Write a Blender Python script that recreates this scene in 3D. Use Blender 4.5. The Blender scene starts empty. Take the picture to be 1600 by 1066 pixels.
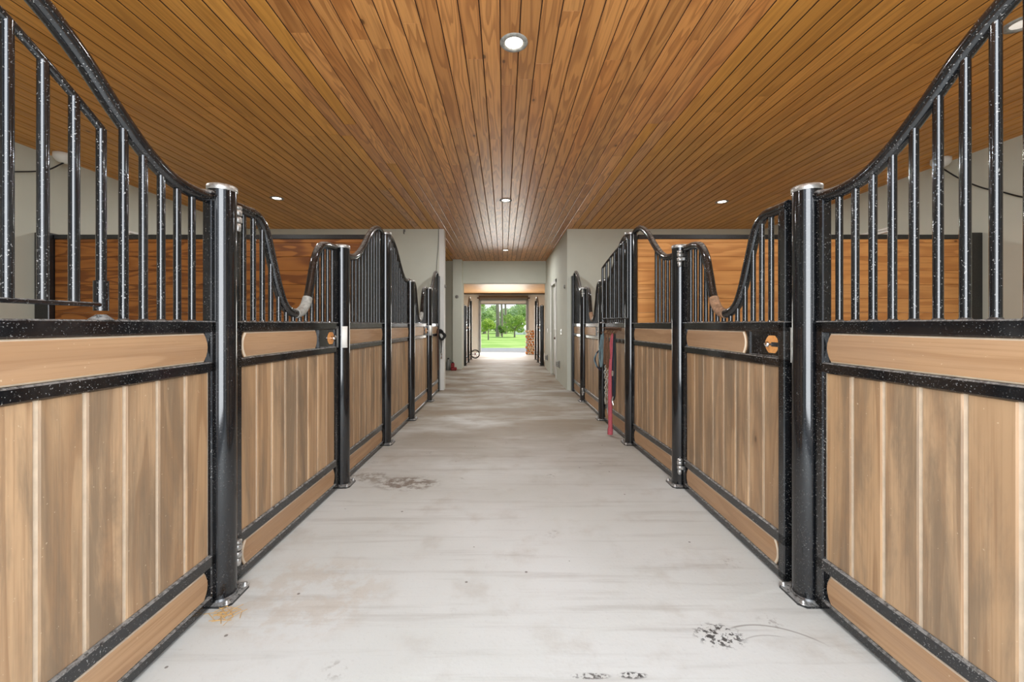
import bpy, bmesh, math, random
from mathutils import Vector, Matrix, Euler
random.seed(7)
PI = math.pi
sc = bpy.context.scene
COL = sc.collection

# ------------------------------------------------------------------ materials
def lin(c):
    c = c / 255.0
    return c / 12.92 if c <= 0.04045 else ((c + 0.055) / 1.055) ** 2.4
def rgb(r, g, b): return (lin(r), lin(g), lin(b), 1.0)

class NT:
    def __init__(s, name):
        s.m = bpy.data.materials.new(name); s.m.use_nodes = True
        s.t = s.m.node_tree; s.n = s.t.nodes; s.l = s.t.links
        s.b = s.n['Principled BSDF']
    def add(s, typ, **kw):
        nd = s.n.new(typ)
        for k, v in kw.items(): setattr(nd, k, v)
        return nd
    def put(s, sock, v):
        if isinstance(v, bpy.types.NodeSocket): s.l.new(v, sock)
        elif v is not None: sock.default_value = v
    def math(s, op, a, b=None, c=None, clamp=False):
        nd = s.add('ShaderNodeMath', operation=op, use_clamp=clamp)
        s.put(nd.inputs[0], a); s.put(nd.inputs[1], b)
        if c is not None: s.put(nd.inputs[2], c)
        return nd.outputs[0]
    def vmath(s, op, a, b=None, scale=None):
        nd = s.add('ShaderNodeVectorMath', operation=op)
        s.put(nd.inputs[0], a); s.put(nd.inputs[1], b)
        if scale is not None: s.put(nd.inputs['Scale'], scale)
        return nd.outputs['Value'] if op in ('LENGTH', 'DISTANCE') else nd.outputs[0]
    def mix(s, f, a, b, blend='MIX'):
        nd = s.add('ShaderNodeMix', data_type='RGBA', blend_type=blend)
        s.put(nd.inputs[0], f); s.put(nd.inputs[6], a); s.put(nd.inputs[7], b)
        return nd.outputs[2]
    def ramp(s, f, lo, hi, a=0.0, b=1.0):
        nd = s.add('ShaderNodeMapRange', interpolation_type='SMOOTHSTEP')
        s.put(nd.inputs[0], f)
        for i, v in ((1, lo), (2, hi), (3, a), (4, b)): s.put(nd.inputs[i], v)
        return nd.outputs[0]
    def noise(s, vec, scale, detail=3, rough=0.55, dist=0.0):
        nd = s.add('ShaderNodeTexNoise')
        s.put(nd.inputs['Vector'], vec); s.put(nd.inputs['Scale'], scale)
        s.put(nd.inputs['Detail'], detail); s.put(nd.inputs['Roughness'], rough); s.put(nd.inputs['Distortion'], dist)
        return nd.outputs[0]
    def voro(s, vec, scale, feature='F1'):
        nd = s.add('ShaderNodeTexVoronoi', feature=feature)
        s.put(nd.inputs['Vector'], vec); s.put(nd.inputs['Scale'], scale)
        return nd
    def pos(s): return s.add('ShaderNodeNewGeometry').outputs['Position']
    def obj(s): return s.add('ShaderNodeTexCoord').outputs['Object']
    def island(s): return s.add('ShaderNodeNewGeometry').outputs['Random Per Island']
    def bump(s, h, strength, dist):
        nd = s.add('ShaderNodeBump'); s.put(nd.inputs['Height'], h)
        nd.inputs['Strength'].default_value = strength; nd.inputs['Distance'].default_value = dist
        s.l.new(nd.outputs[0], s.b.inputs['Normal'])
    def set(s, **kw):
        for k, v in kw.items(): s.put(s.b.inputs[k.replace('_', ' ')], v)
        return s.m

def plain(name, col, rough=0.5, metal=0.0, var=0.0, scale=12.0, spec=0.5):
    t = NT(name)
    c = col
    if var:
        n = t.noise(t.pos(), scale, 4)
        dark = tuple(x * (1 - var) for x in col[:3]) + (1,)
        c = t.mix(t.ramp(n, 0.3, 0.7), dark, col)
    return t.set(Base_Color=c, Roughness=rough, Metallic=metal, Specular_IOR_Level=spec)

def wood(name, axis, colA, colB, dark, rough=0.5, var=0.3, rings=7.0, knots=0.5, wear=None, wearamt=0.0, fig=0.6, spec=0.4, across=6.0, along=0.55, bumpamt=0.15, tint=0.0):
    """plank wood; axis = grain direction (0 x, 1 y, 2 z); every plank is an island with its own shift and tone."""
    t = NT(name)
    p = t.pos(); r = t.island()
    sh = t.add('ShaderNodeCombineXYZ')
    for i, k in enumerate((37.1, 61.7, 23.3)): t.put(sh.inputs[i], t.math('MULTIPLY', r, k))
    p = t.vmath('ADD', p, sh.outputs[0])
    s = [across, across, across]; s[axis] = along
    ps = t.vmath('MULTIPLY', p, tuple(s))
    n = t.noise(ps, 1.0, 2, 0.5, 0.25)
    bands = t.math('FRACT', t.math('MULTIPLY', n, rings))
    b1 = t.math('MULTIPLY', t.ramp(bands, 0.25, 0.85), t.ramp(bands, 1.0, 0.9))
    fs = [across * 22] * 3; fs[axis] = 2.2
    fib = t.noise(t.vmath('MULTIPLY', p, tuple(fs)), 1.0, 3, 0.6)
    r2 = t.math('FRACT', t.math('MULTIPLY', r, 17.31))
    base = t.mix(r2, colA, colB)
    c = t.mix(t.math('MULTIPLY', b1, fig), base, dark)
    c = t.mix(t.math('MULTIPLY', t.ramp(fib, 0.45, 0.75), 0.38), c, dark)
    tone = t.math('ADD', 1.0 - var, t.math('MULTIPLY', r, 2 * var))
    c = t.mix(1.0, c, t.vmath('SCALE', (1.0, 1.0, 1.0), scale=tone), 'MULTIPLY')
    if knots:
        ks = [4.2, 4.2, 4.2]; ks[axis] = 2.2
        v = t.voro(t.vmath('MULTIPLY', p, tuple(ks)), 1.0)
        sel = t.math('GREATER_THAN', t.math('FRACT', t.math('MULTIPLY', t.add('ShaderNodeSeparateColor').outputs[0], 1.0)), 1 - knots) if False else None
        sepc = t.add('ShaderNodeSeparateColor'); t.l.new(v.outputs['Color'], sepc.inputs[0])
        sel = t.math('GREATER_THAN', sepc.outputs[0], 1 - knots)
        d = v.outputs['Distance']
        k1 = t.math('MULTIPLY', t.ramp(d, 0.065, 0.03), sel)
        k2 = t.math('MULTIPLY', t.ramp(d, 0.16, 0.06), sel)
        c = t.mix(t.math('MULTIPLY', k2, 0.35), c, dark)
        c = t.mix(t.math('MULTIPLY', k1, 0.8), c, tuple(x * 0.25 for x in dark[:3]) + (1,))
    if wear:
        ws = [6.5] * 3; ws[axis] = 1.0
        w = t.noise(t.vmath('MULTIPLY', p, tuple(ws)), 1.0, 6, 0.68, 0.5)
        c = t.mix(t.math('MULTIPLY', t.ramp(w, 0.40, 0.66), wearamt), c, wear)
        sp = t.noise(t.pos(), 90.0, 1, 0.5)
        c = t.mix(t.math('MULTIPLY', t.ramp(sp, 0.77, 0.79), 0.5), c, rgb(215, 195, 165))
    t.bump(t.math('ADD', fib, t.math('MULTIPLY', b1, 0.5)), bumpamt, 0.002)
    rg = t.math('ADD', rough, t.math('MULTIPLY', t.math('SUBTRACT', fib, 0.5), 0.25))
    return t.set(Base_Color=c, Roughness=rg, Specular_IOR_Level=spec)

def black_steel(name='black_powder_coat', dust=1.0, rough=0.10):
    t = NT(name); p = t.pos()
    n1 = t.noise(p, 6.0, 4, 0.65)
    n2 = t.noise(p, 55.0, 5, 0.7)
    sp = t.noise(p, 190.0, 2, 0.6)
    nrm = t.add('ShaderNodeNewGeometry').outputs['Normal']
    sepn = t.add('ShaderNodeSeparateXYZ'); t.l.new(nrm, sepn.inputs[0])
    up = t.ramp(sepn.outputs[2], 0.35, 0.95)
    film = t.math('MULTIPLY', t.ramp(t.noise(t.vmath('MULTIPLY', p, (9.0, 9.0, 2.0)), 1.0, 5, 0.65), 0.42, 0.75), t.ramp(n2, 0.2, 0.8))
    speck = t.math('MULTIPLY', t.ramp(sp, 0.635, 0.68), t.ramp(n1, 0.30, 0.62))
    ds = t.math('MAXIMUM', t.math('MULTIPLY', film, 0.04 * dust), t.math('MULTIPLY', speck, 0.60 * dust))
    ds = t.math('MAXIMUM', ds, t.math('MULTIPLY', up, t.math('MULTIPLY', t.ramp(n2, 0.25, 0.60), 0.62 * dust)))
    c = t.mix(ds, (0.0060, 0.0066, 0.0078, 1), (0.50, 0.49, 0.46, 1))
    rg = t.math('ADD', rough, t.math('MULTIPLY', ds, 0.5), clamp=True)
    return t.set(Base_Color=c, Roughness=rg, Specular_IOR_Level=0.85)

M = {}
M['black'] = black_steel()
M['black_post'] = black_steel('black_powder_coat_post', 0.3)
M['black_clean'] = black_steel('black_powder_coat_clean', 0.45, 0.3)
M['silver'] = plain('galvanised_steel', (0.62, 0.61, 0.58, 1), 0.38, 0.75, 0.45, 60)
M['chrome'] = plain('chrome_steel', (0.85, 0.85, 0.86, 1), 0.12, 1.0)
M['worn_tape'] = plain('worn_grey_wrap', rgb(168, 166, 158), 0.7, 0, 0.4, 45)
M['worn_tan'] = plain('worn_tan_wrap', rgb(165, 128, 98), 0.75, 0, 0.5, 45)
M['plank'] = wood('faded_stall_plank', 2, rgb(178, 144, 107), rgb(186, 154, 119), rgb(126, 91, 62), 0.5, 0.10, 5.0, 0.45, rgb(118, 101, 82), 0.78, fig=0.42, across=7)
M['strip'] = wood('faded_stall_strip', 1, rgb(178, 142, 106), rgb(172, 140, 106), rgb(134, 96, 62), 0.5, 0.06, 5.0, 0.15, rgb(160, 130, 104), 0.4, fig=0.35, across=7)
M['groove'] = plain('pale_groove_edge', rgb(216, 196, 170), 0.7, 0, 0.15, 20)
M['pine'] = wood('orange_pine_board', 0, rgb(226, 160, 92), rgb(230, 168, 102), rgb(176, 106, 50), 0.42, 0.07, 6.0, 0.55, fig=0.5, across=5, along=0.7)
M['pine_red'] = wood('deep_grained_pine_board', 0, rgb(160, 100, 44), rgb(168, 108, 50), rgb(104, 56, 22), 0.42, 0.07, 9.0, 0.2, fig=0.8, across=5, along=0.7)
M['ceil_mid'] = wood('stained_ceiling_board', 1, rgb(204, 138, 76), rgb(220, 158, 92), rgb(146, 88, 44), 0.35, 0.15, 8.0, 0.5, fig=0.55, across=9, along=0.8, spec=0.6)
M['ceil_side'] = wood('honey_ceiling_board', 1, rgb(214, 152, 72), rgb(222, 160, 80), rgb(166, 110, 48), 0.42, 0.10, 8.0, 0.15, fig=0.35, across=9, along=0.6, spec=0.3)
M['ceil_far'] = plain('pale_orange_ceiling', rgb(226, 176, 122), 0.5, 0, 0.1, 3)
M['gap'] = plain('dark_board_gap', rgb(54, 30, 12), 0.9)
M['wall'] = plain('warm_grey_wall_paint', rgb(208, 209, 194), 0.75, 0, 0.04, 2.5)
M['wall_white'] = plain('off_white_paint', rgb(226, 224, 216), 0.6, 0, 0.03, 3)
M['doorwhite'] = plain('door_white_paint', rgb(214, 212, 204), 0.45, 0, 0.03, 4)
M['plastic_white'] = plain('white_plastic', rgb(236, 234, 226), 0.4)
M['plastic_grey'] = plain('grey_plastic', rgb(128, 126, 120), 0.5)
M['red'] = plain('red_plastic', rgb(132, 22, 26), 0.45)
M['rope_red'] = plain('red_lead_rope', rgb(196, 92, 102), 0.85, 0, 0.35, 160)
M['rope_blue'] = plain('faded_blue_webbing', rgb(122, 148, 156), 0.8, 0, 0.35, 60)
M['rope_navy'] = plain('navy_webbing', rgb(22, 34, 56), 0.8, 0, 0.3, 60)
M['rope_black'] = plain('dark_green_black_webbing', rgb(38, 42, 42), 0.8, 0, 0.3, 60)
M['rope_brown'] = plain('brown_lead_rope', rgb(128, 92, 68), 0.85, 0, 0.4, 120)
M['leather'] = plain('brown_leather', rgb(84, 54, 36), 0.55, 0, 0.3, 40)
M['rust'] = plain('rusty_rack_steel', rgb(122, 84, 58), 0.7, 0.2, 0.4, 50)
M['chain'] = plain('dull_chain_steel', (0.62, 0.60, 0.54, 1), 0.45, 0.5, 0.3, 80)
M['shutter'] = plain('brown_roll_shutter', rgb(100, 92, 80), 0.5, 0.2, 0.15, 6)
M['steel_grey'] = plain('grey_door_track', rgb(146, 150, 150), 0.5, 0.4, 0.15, 8)
M['bark'] = plain('log_bark', rgb(122, 76, 46), 0.9, 0, 0.5, 40)
M['logend'] = plain('split_log_face', rgb(214, 138, 74), 0.8, 0, 0.35, 30)
M['logpale'] = plain('pale_split_log_face', rgb(226, 190, 146), 0.8, 0, 0.3, 30)
M['straw'] = plain('dry_straw', rgb(206, 168, 110), 0.8)
M['rubber'] = plain('black_rubber', rgb(26, 26, 26), 0.7)
M['glass_dull'] = plain('clear_grey_jug', rgb(120, 122, 118), 0.3)
M['trunk'] = plain('grey_tree_bark', rgb(150, 138, 124), 0.9, 0, 0.45, 9)
M['white_house'] = plain('white_house_paint', rgb(240, 238, 232), 0.7)
M['roofing'] = plain('pale_grey_roof', rgb(206, 204, 200), 0.7)
def leafmat(name, a, b):
    t = NT(name)
    r = t.island()
    c = t.mix(r, a, b)
    t.set(Base_Color=c, Roughness=0.6, Specular_IOR_Level=0.25)
    tr = t.add('ShaderNodeBsdfTranslucent'); t.l.new(c, tr.inputs[0])
    mx = t.add('ShaderNodeMixShader'); mx.inputs[0].default_value = 0.35
    t.l.new(t.b.outputs[0], mx.inputs[1]); t.l.new(tr.outputs[0], mx.inputs[2])
    t.l.new(mx.outputs[0], t.n['Material Output'].inputs[0])
    return t.m
M['leaf'] = leafmat('bright_green_leaves', rgb(132, 166, 62), rgb(204, 220, 112))
M['leaf_mid'] = leafmat('mid_green_leaves', rgb(112, 150, 70), rgb(190, 208, 112))
M['leaf_hazy'] = leafmat('hazy_green_leaves', rgb(150, 180, 118), rgb(214, 228, 172))  # paled greens, distance haze is mixed into the leaf colour
M['leaf_dark'] = leafmat('dark_green_leaves', rgb(92, 126, 64), rgb(150, 176, 96))
def grassmat():
    t = NT('mown_lawn'); p = t.pos()
    n = t.noise(p, 0.35, 4); n2 = t.noise(p, 9, 3)
    c = t.mix(t.ramp(n, 0.35, 0.65), rgb(140, 172, 84), rgb(178, 200, 116))
    c = t.mix(t.math('MULTIPLY', n2, 0.5), c, rgb(128, 158, 76))
    return t.set(Base_Color=c, Roughness=0.9, Specular_IOR_Level=0.1)
M['grass'] = grassmat()
def lampmat(strength, name):
    t = NT(name)
    return t.set(Base_Color=(1, 1, 1, 1), Emission_Color=(1.0, 0.93, 0.82, 1), Emission_Strength=strength)
M['lamp'] = lampmat(14.0, 'glowing_lamp_lens'); M['lamp_dim'] = lampmat(0.5, 'dim_lamp_lens')
def concrete():
    t = NT('broomed_concrete'); p = t.pos()
    sep = t.add('ShaderNodeSeparateXYZ'); t.l.new(p, sep.inputs[0]); X, Y = sep.outputs[0], sep.outputs[1]
    big = t.noise(p, 0.7, 4, 0.55); mid = t.noise(p, 3.5, 5, 0.6); fine = t.noise(p, 60, 3, 0.6)
    c = t.mix(t.ramp(big, 0.35, 0.65), rgb(204, 205, 199), rgb(214, 215, 211))
    c = t.mix(t.math('MULTIPLY', t.ramp(mid, 0.5, 0.75), 0.34), c, rgb(168, 156, 140))
    # worn, dirt-browned stretch of the aisle past the first stalls
    farn = t.math('MULTIPLY', t.math('MULTIPLY', t.ramp(Y, 2.2, 5.6), t.ramp(Y, 19.0, 12.0)), t.ramp(t.noise(t.vmath('MULTIPLY', p, (0.7, 1.6, 1.0)), 1.0, 5, 0.62, 0.3), 0.22, 0.60))
    c = t.mix(t.math('MULTIPLY', farn, 0.85), c, rgb(138, 120, 95))
    rust = t.math('MULTIPLY', t.math('MULTIPLY', t.ramp(Y, 6.5, 8.5), t.ramp(Y, 14.5, 10.5)), t.ramp(t.noise(t.vmath('MULTIPLY', p, (1.1, 2.4, 1.0)), 1.0, 4, 0.6, 0.5), 0.48, 0.68))
    c = t.mix(t.math('MULTIPLY', rust, 0.7), c, rgb(112, 82, 56))
    # streaks left by the broom and hooves
    st = t.noise(t.vmath('MULTIPLY', p, (0.8, 12.0, 1.0)), 1.0, 4, 0.65)
    c = t.mix(t.math('MULTIPLY', t.ramp(st, 0.5, 0.72), 0.26), c, rgb(128, 116, 102))
    # single stains
    def blob(cx, cy, rx, ry, col, amt, sc_=14.0, lo=0.42, hi=0.58):
        nonlocal c
        dx = t.math('DIVIDE', t.math('SUBTRACT', X, cx), rx); dy = t.math('DIVIDE', t.math('SUBTRACT', Y, cy), ry)
        d = t.math('ADD', t.math('MULTIPLY', dx, dx), t.math('MULTIPLY', dy, dy))
        m = t.math('MULTIPLY', t.ramp(d, 1.0, 0.25), t.ramp(t.noise(p, sc_, 4, 0.65), lo, hi))
        c = t.mix(t.math('MULTIPLY', m, amt), c, col)
    blob(-0.76, 3.22, 0.30, 0.17, rgb(108, 90, 74), 0.75)
    blob(-1.10, 3.35, 0.20, 0.14, rgb(124, 110, 92), 0.6)
    blob(0.865, 1.645, 0.115, 0.08, rgb(62, 60, 58), 0.95, 38.0, 0.50, 0.56)
    blob(0.46, 1.458, 0.06, 0.018, rgb(54, 52, 50), 0.95, 60.0, 0.45, 0.52)
    blob(0.31, 1.455, 0.08, 0.016, rgb(84, 80, 76), 0.9, 60.0, 0.47, 0.54)
    blob(-0.95, 1.9, 0.5, 0.35, rgb(188, 172, 152), 0.35, 8.0)
    def arc(p0, p1, p2, w, amt):
        nonlocal c
        (ax, ay), (bx, by), (cx_, cy_) = p0, p1, p2
        d = 2*(ax*(by-cy_) + bx*(cy_-ay) + cx_*(ay-by))
        ux = ((ax*ax+ay*ay)*(by-cy_) + (bx*bx+by*by)*(cy_-ay) + (cx_*cx_+cy_*cy_)*(ay-by))/d
        uy = ((ax*ax+ay*ay)*(cx_-bx) + (bx*bx+by*by)*(ax-cx_) + (cx_*cx_+cy_*cy_)*(bx-ax))/d
        R = math.hypot(ax-ux, ay-uy)
        dist = t.math('SQRT', t.math('ADD', t.math('POWER', t.math('SUBTRACT', X, ux), 2.0), t.math('POWER', t.math('SUBTRACT', Y, uy), 2.0)))
        m = t.ramp(t.math('ABSOLUTE', t.math('SUBTRACT', dist, R)), w, w*0.3)
        m = t.math('MULTIPLY', m, t.math('MULTIPLY', t.ramp(X, ax, ax+0.05), t.ramp(X, cx_+0.02, cx_-0.04)))
        m = t.math('MULTIPLY', m, t.math('GREATER_THAN', Y, min(ay, cy_)-0.02))
        c = t.mix(t.math('MULTIPLY', m, amt), c, rgb(120, 114, 106))
    arc((0.91, 1.674), (1.058, 1.702), (1.2575, 1.60), 0.006, 0.6)
    arc((0.94, 1.615), (1.03, 1.645), (1.12, 1.635), 0.004, 0.4)
    # crumbs of dirt
    v = t.voro(p, 7.5); sc2 = t.add('ShaderNodeSeparateColor'); t.l.new(v.outputs['Color'], sc2.inputs[0])
    cr = t.math('MULTIPLY', t.ramp(v.outputs['Distance'], 0.062, 0.045), t.math('GREATER_THAN', sc2.outputs[0], 0.60))
    c = t.mix(t.math('MULTIPLY', cr, 0.75), c, rgb(84, 74, 64))
    v2 = t.voro(t.vmath('ADD', p, (3.3, 1.7, 0.0)), 3.1); sc3 = t.add('ShaderNodeSeparateColor'); t.l.new(v2.outputs['Color'], sc3.inputs[0])
    sm = t.math('MULTIPLY', t.math('MULTIPLY', t.ramp(v2.outputs['Distance'], 0.20, 0.05), t.math('GREATER_THAN', sc3.outputs[1], 0.55)), t.ramp(t.noise(p, 26.0, 4, 0.65), 0.50, 0.62))
    c = t.mix(t.math('MULTIPLY', sm, 0.42), c, rgb(112, 100, 88))
    # sawn control joints
    for jy in (5.95, 9.6, 13.2):
        j = t.ramp(t.math('ABSOLUTE', t.math('SUBTRACT', Y, jy)), 0.012, 0.004)
        c = t.mix(t.math('MULTIPLY', j, 0.5), c, rgb(110, 98, 86))
    c = t.mix(t.math('MULTIPLY', t.ramp(fine, 0.55, 0.8), 0.12), c, rgb(120, 112, 104))
    t.bump(t.math('ADD', t.math('MULTIPLY', st, 0.6), fine), 0.25, 0.003)
    return t.set(Base_Color=c, Roughness=t.math('ADD', 0.5, t.math('MULTIPLY', mid, 0.25)), Specular_IOR_Level=0.35)
M['concrete'] = concrete()
M['apron'] = plain('pale_concrete_apron', rgb(150, 149, 146), 0.8, 0, 0.1, 3)

# ------------------------------------------------------------------ mesh builder
class MB:
    def __init__(s): s.v = []; s.f = []; s.fm = []; s.fs = []; s.mats = []; s.xf = None
    def mi(s, m):
        if m not in s.mats: s.mats.append(m)
        return s.mats.index(m)
    def addv(s, p):
        p = Vector(p)
        if s.xf: p = Vector(s.xf(p))
        s.v.append(p); return len(s.v) - 1
    def face(s, idx, m, smooth=False): s.f.append(idx); s.fm.append(s.mi(m)); s.fs.append(smooth)
    def box(s, lo, hi, m, c=0.0):
        lo = [min(a, b) for a, b in zip(lo, hi)] if True else lo; hi0 = hi
        lo_, hi_ = lo, [max(a, b) for a, b in zip(lo, hi0)]
        if c <= 0:
            i = [s.addv((x, y, z)) for x in (lo_[0], hi_[0]) for y in (lo_[1], hi_[1]) for z in (lo_[2], hi_[2])]
            for q in ((0,1,3,2),(4,6,7,5),(0,4,5,1),(2,3,7,6),(0,2,6,4),(1,5,7,3)): s.face([i[k] for k in q], m)
            return
        d = min(c, *[(h - l) * 0.45 for l, h in zip(lo_, hi_)])
        idx = {}
        for cx in (0, 1):
            for cy in (0, 1):
                for cz in (0, 1):
                    cor = [(hi_ if b else lo_)[k] for k, b in enumerate((cx, cy, cz))]
                    for ax in range(3):
                        p = list(cor)
                        for k in range(3):
                            if k != ax: p[k] += -d if (cx, cy, cz)[k] else d
                        idx[(cx, cy, cz, ax)] = s.addv(p)
        for ax in range(3):
            o = [k for k in range(3) if k != ax]
            for sd in (0, 1):
                q = []
                for a, b in ((0,0),(1,0),(1,1),(0,1)):
                    k = [0,0,0]; k[ax] = sd; k[o[0]] = a; k[o[1]] = b
                    q.append(idx[(*k, ax)])
                s.face(q, m)
            for a in (0, 1):
                for b in (0, 1):
                    k0 = [0,0,0]; k0[o[0]] = a; k0[o[1]] = b; k1 = list(k0); k1[ax] = 1
                    s.face([idx[(*k0, o[0])], idx[(*k1, o[0])], idx[(*k1, o[1])], idx[(*k0, o[1])]], m)
        for cx in (0, 1):
            for cy in (0, 1):
                for cz in (0, 1): s.face([idx[(cx, cy, cz, a)] for a in range(3)], m)
    def tube(s, pts, r, m, n=10, caps=True, flat=None, closed=False):
        """sweep; r number or list; flat = factor squashing the section along the first normal"""
        pts = [Vector(p) for p in pts]
        L = len(pts)
        rs = r if isinstance(r, (list, tuple)) else [r] * L
        ref = None; rings = []
        for i, p in enumerate(pts):
            a = pts[(i - 1) % L] if (i > 0 or closed) else p
            b = pts[(i + 1) % L] if (i < L - 1 or closed) else p
            tan = (b - a).normalized()
            if ref is None:
                ref = Vector((1, 0, 0)) if abs(tan.x) < 0.8 else Vector((0, 1, 0))
            ref = (ref - tan * ref.dot(tan)).normalized()
            bi = tan.cross(ref)
            rings.append([s.addv(p + (ref * math.cos(2*PI*k/n) * (flat or 1.0) + bi * math.sin(2*PI*k/n)) * rs[i]) for k in range(n)])
        seg = range(L) if closed else range(L - 1)
        for i in seg:
            j = (i + 1) % L
            for k in range(n): s.face([rings[i][k], rings[i][(k+1)%n], rings[j][(k+1)%n], rings[j][k]], m, True)
        if caps and not closed:
            for rg in (rings[0][::-1], rings[-1]):
                k0 = len(s.v); s.v.extend(s.v[i].copy() for i in rg); s.face(list(range(k0, k0+len(rg))), m)
    def cyl(s, a, b, r, m, n=16): s.tube([a, b], r, m, n)
    def lathe(s, prof, m, c=(0,0,0), n=24, cap0=True, cap1=True):
        rings = [[s.addv((c[0] + r*math.cos(2*PI*k/n), c[1] + r*math.sin(2*PI*k/n), c[2] + z)) for k in range(n)] for r, z in prof]
        for i in range(len(rings) - 1):
            for k in range(n): s.face([rings[i][k], rings[i][(k+1)%n], rings[i+1][(k+1)%n], rings[i+1][k]], m, True)
        for on, rg in ((cap0, rings[0][::-1]), (cap1, rings[-1])):
            if on:
                k0 = len(s.v); s.v.extend(s.v[i].copy() for i in rg); s.face(list(range(k0, k0+len(rg))), m)
    def prism(s, poly, lo, hi, m, axis=0, inset=0.0, rim=None):
        """poly in the two other axes, extruded along axis; inset bevels the hi face"""
        def P(u, v, w):
            return (w, u, v) if axis == 0 else ((u, w, v) if axis == 1 else (u, v, w))
        n = len(poly)
        cu = sum(p[0] for p in poly) / n; cv = sum(p[1] for p in poly) / n
        a = [s.addv(P(u, v, lo)) for u, v in poly]
        sg = 1 if hi > lo else -1
        if inset:
            b = [s.addv(P(u, v, hi - sg*inset)) for u, v in poly]
            su = max(p[0] for p in poly) - cu; sv = max(p[1] for p in poly) - cv
            c2 = [s.addv(P(cu + (u-cu)*(1-inset/max(su, .01)), cv + (v-cv)*(1-inset/max(sv, .01)), hi)) for u, v in poly]
            rings = [a, b, c2]
        else:
            rings = [a, [s.addv(P(u, v, hi)) for u, v in poly]]
        for q, (r0, r1) in enumerate(zip(rings, rings[1:])):
            for k in range(n): s.face([r0[k], r0[(k+1)%n], r1[(k+1)%n], r1[k]], rim if (rim and q == 1) else m)
        s.face(a[::-1], m); s.face(rings[-1], m)
    def sphere(s, c, r, m, n=12, h=8, sx=1, sy=1, sz=1):
        rings = []
        top = s.addv((c[0], c[1], c[2] + r*sz)); bot = s.addv((c[0], c[1], c[2] - r*sz))
        for j in range(1, h):
            a = PI*j/h
            rings.append([s.addv((c[0]+r*sx*math.sin(a)*math.cos(2*PI*k/n), c[1]+r*sy*math.sin(a)*math.sin(2*PI*k/n), c[2]+r*sz*math.cos(a))) for k in range(n)])
        for k in range(n):
            s.face([top, rings[0][k], rings[0][(k+1)%n]], m, True); s.face([bot, rings[-1][(k+1)%n], rings[-1][k]], m, True)
        for r0, r1 in zip(rings, rings[1:]):
            for k in range(n): s.face([r0[k], r1[k], r1[(k+1)%n], r0[(k+1)%n]], m, True)
    def build(s, name, parent=None, loc=(0,0,0), rot=(0,0,0), recalc=True):
        me = bpy.data.meshes.new(name)
        me.from_pydata([tuple(v) for v in s.v], [], s.f)
        for m in s.mats: me.materials.append(M[m])
        me.polygons.foreach_set('material_index', s.fm)
        me.polygons.foreach_set('use_smooth', s.fs)
        me.update()
        if recalc:
            bm = bmesh.new(); bm.from_mesh(me); bmesh.ops.recalc_face_normals(bm, faces=bm.faces[:]); bm.to_mesh(me); bm.free()
        o = bpy.data.objects.new(name, me); COL.objects.link(o)
        o.location = loc; o.rotation_euler = rot
        if parent: o.parent = parent
        return o

def tag(o, label, cat, group=None, kind=None):
    o['label'] = label; o['category'] = cat
    if group: o['group'] = group
    if kind: o['kind'] = kind
    return o
def thing(name, label, cat, loc=(0,0,0), rz=0.0, group=None):
    o = bpy.data.objects.new(name, None); COL.objects.link(o)
    o.empty_display_size = 0.1
    o.location = loc; o.rotation_euler = (0, 0, rz)
    return tag(o, label, cat, group)
def struct(mb, name, label=None, parent=None):
    o = mb.build(name, parent)
    if not parent: o['kind'] = 'structure'
    if label: o['label'] = label
    return o
def catmull(pts, n=8):
    P = [Vector(p) for p in pts]
    P = [P[0]*2 - P[1]] + P + [P[-1]*2 - P[-2]]
    out = []
    for i in range(1, len(P) - 2):
        a, b, c, d = P[i-1:i+3]
        for k in range(n):
            t = k / n
            out.append(0.5*((2*b) + (c-a)*t + (2*a-5*b+4*c-d)*t*t + (3*b-a-3*c+d)*t**3))
    out.append(P[-2]); return out

# ------------------------------------------------------------------ places
XL, XR = -1.312, 1.398            # centre planes of the two stall fronts
CEIL = 3.06
WL, WR = -4.85, 4.95              # outer walls
YB = 0.2                            # open end of the barn; the photographer stands just outside it
YW = 7.77                          # wall that closes the first stalls
YH = 11.7                          # header
YE = 18.3                          # far wall
Y1, Y2, Y3, Y4, Y5, Y6 = 1.885, 3.20, 4.30, 5.38, 6.67, 7.70
Y0 = 0.80
PX = {+1: {Y0: -1.292, Y1: -1.295, Y2: -1.264, Y3: -1.240, Y4: -1.226, Y5: -1.224, Y6: -1.224},
      -1: {Y0: 1.405, Y1: 1.395, Y2: 1.376, Y3: 1.332, Y4: 1.304, Y5: 1.302, Y6: 1.312}}
def line(side, ya, yb, plane=None):
    '''root place, length, direction and turn of a front running from ya to yb'''
    if plane is not None: return plane, abs(yb-ya), (1 if yb > ya else -1), 0.0
    off = -0.014 if side > 0 else 0.012
    xa, xb = PX[side][ya] + off, PX[side][yb] + off
    d = 1 if yb > ya else -1
    return xa, math.hypot(xb-xa, yb-ya), d, math.atan2(-(xb-xa)*d, (yb-ya)*d)
HR = 1.265                         # top of the solid half

# ------------------------------------------------------------------ stall front parts
T = 0.025
def strip_poly(a, b, z0, z1, bulge=0.022, n=7, ra=True, rb=True):
    zc = (z0+z1)/2; h = (z1-z0)/2
    pts = []
    for k in range(n):                      # right end, going up
        q = -1 + 2*k/(n-1)
        pts.append((b - (bulge*q*q if rb else 0), zc + h*q))
    for k in range(n):
        q = 1 - 2*k/(n-1)
        pts.append((a + (bulge*q*q if ra else 0), zc + h*q))
    return pts

def xf_for(side, d):
    # local (t toward the aisle, s along, z) -> x,y,z under the root
    return lambda p: (p.x*side, p.y*d, p.z)

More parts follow.
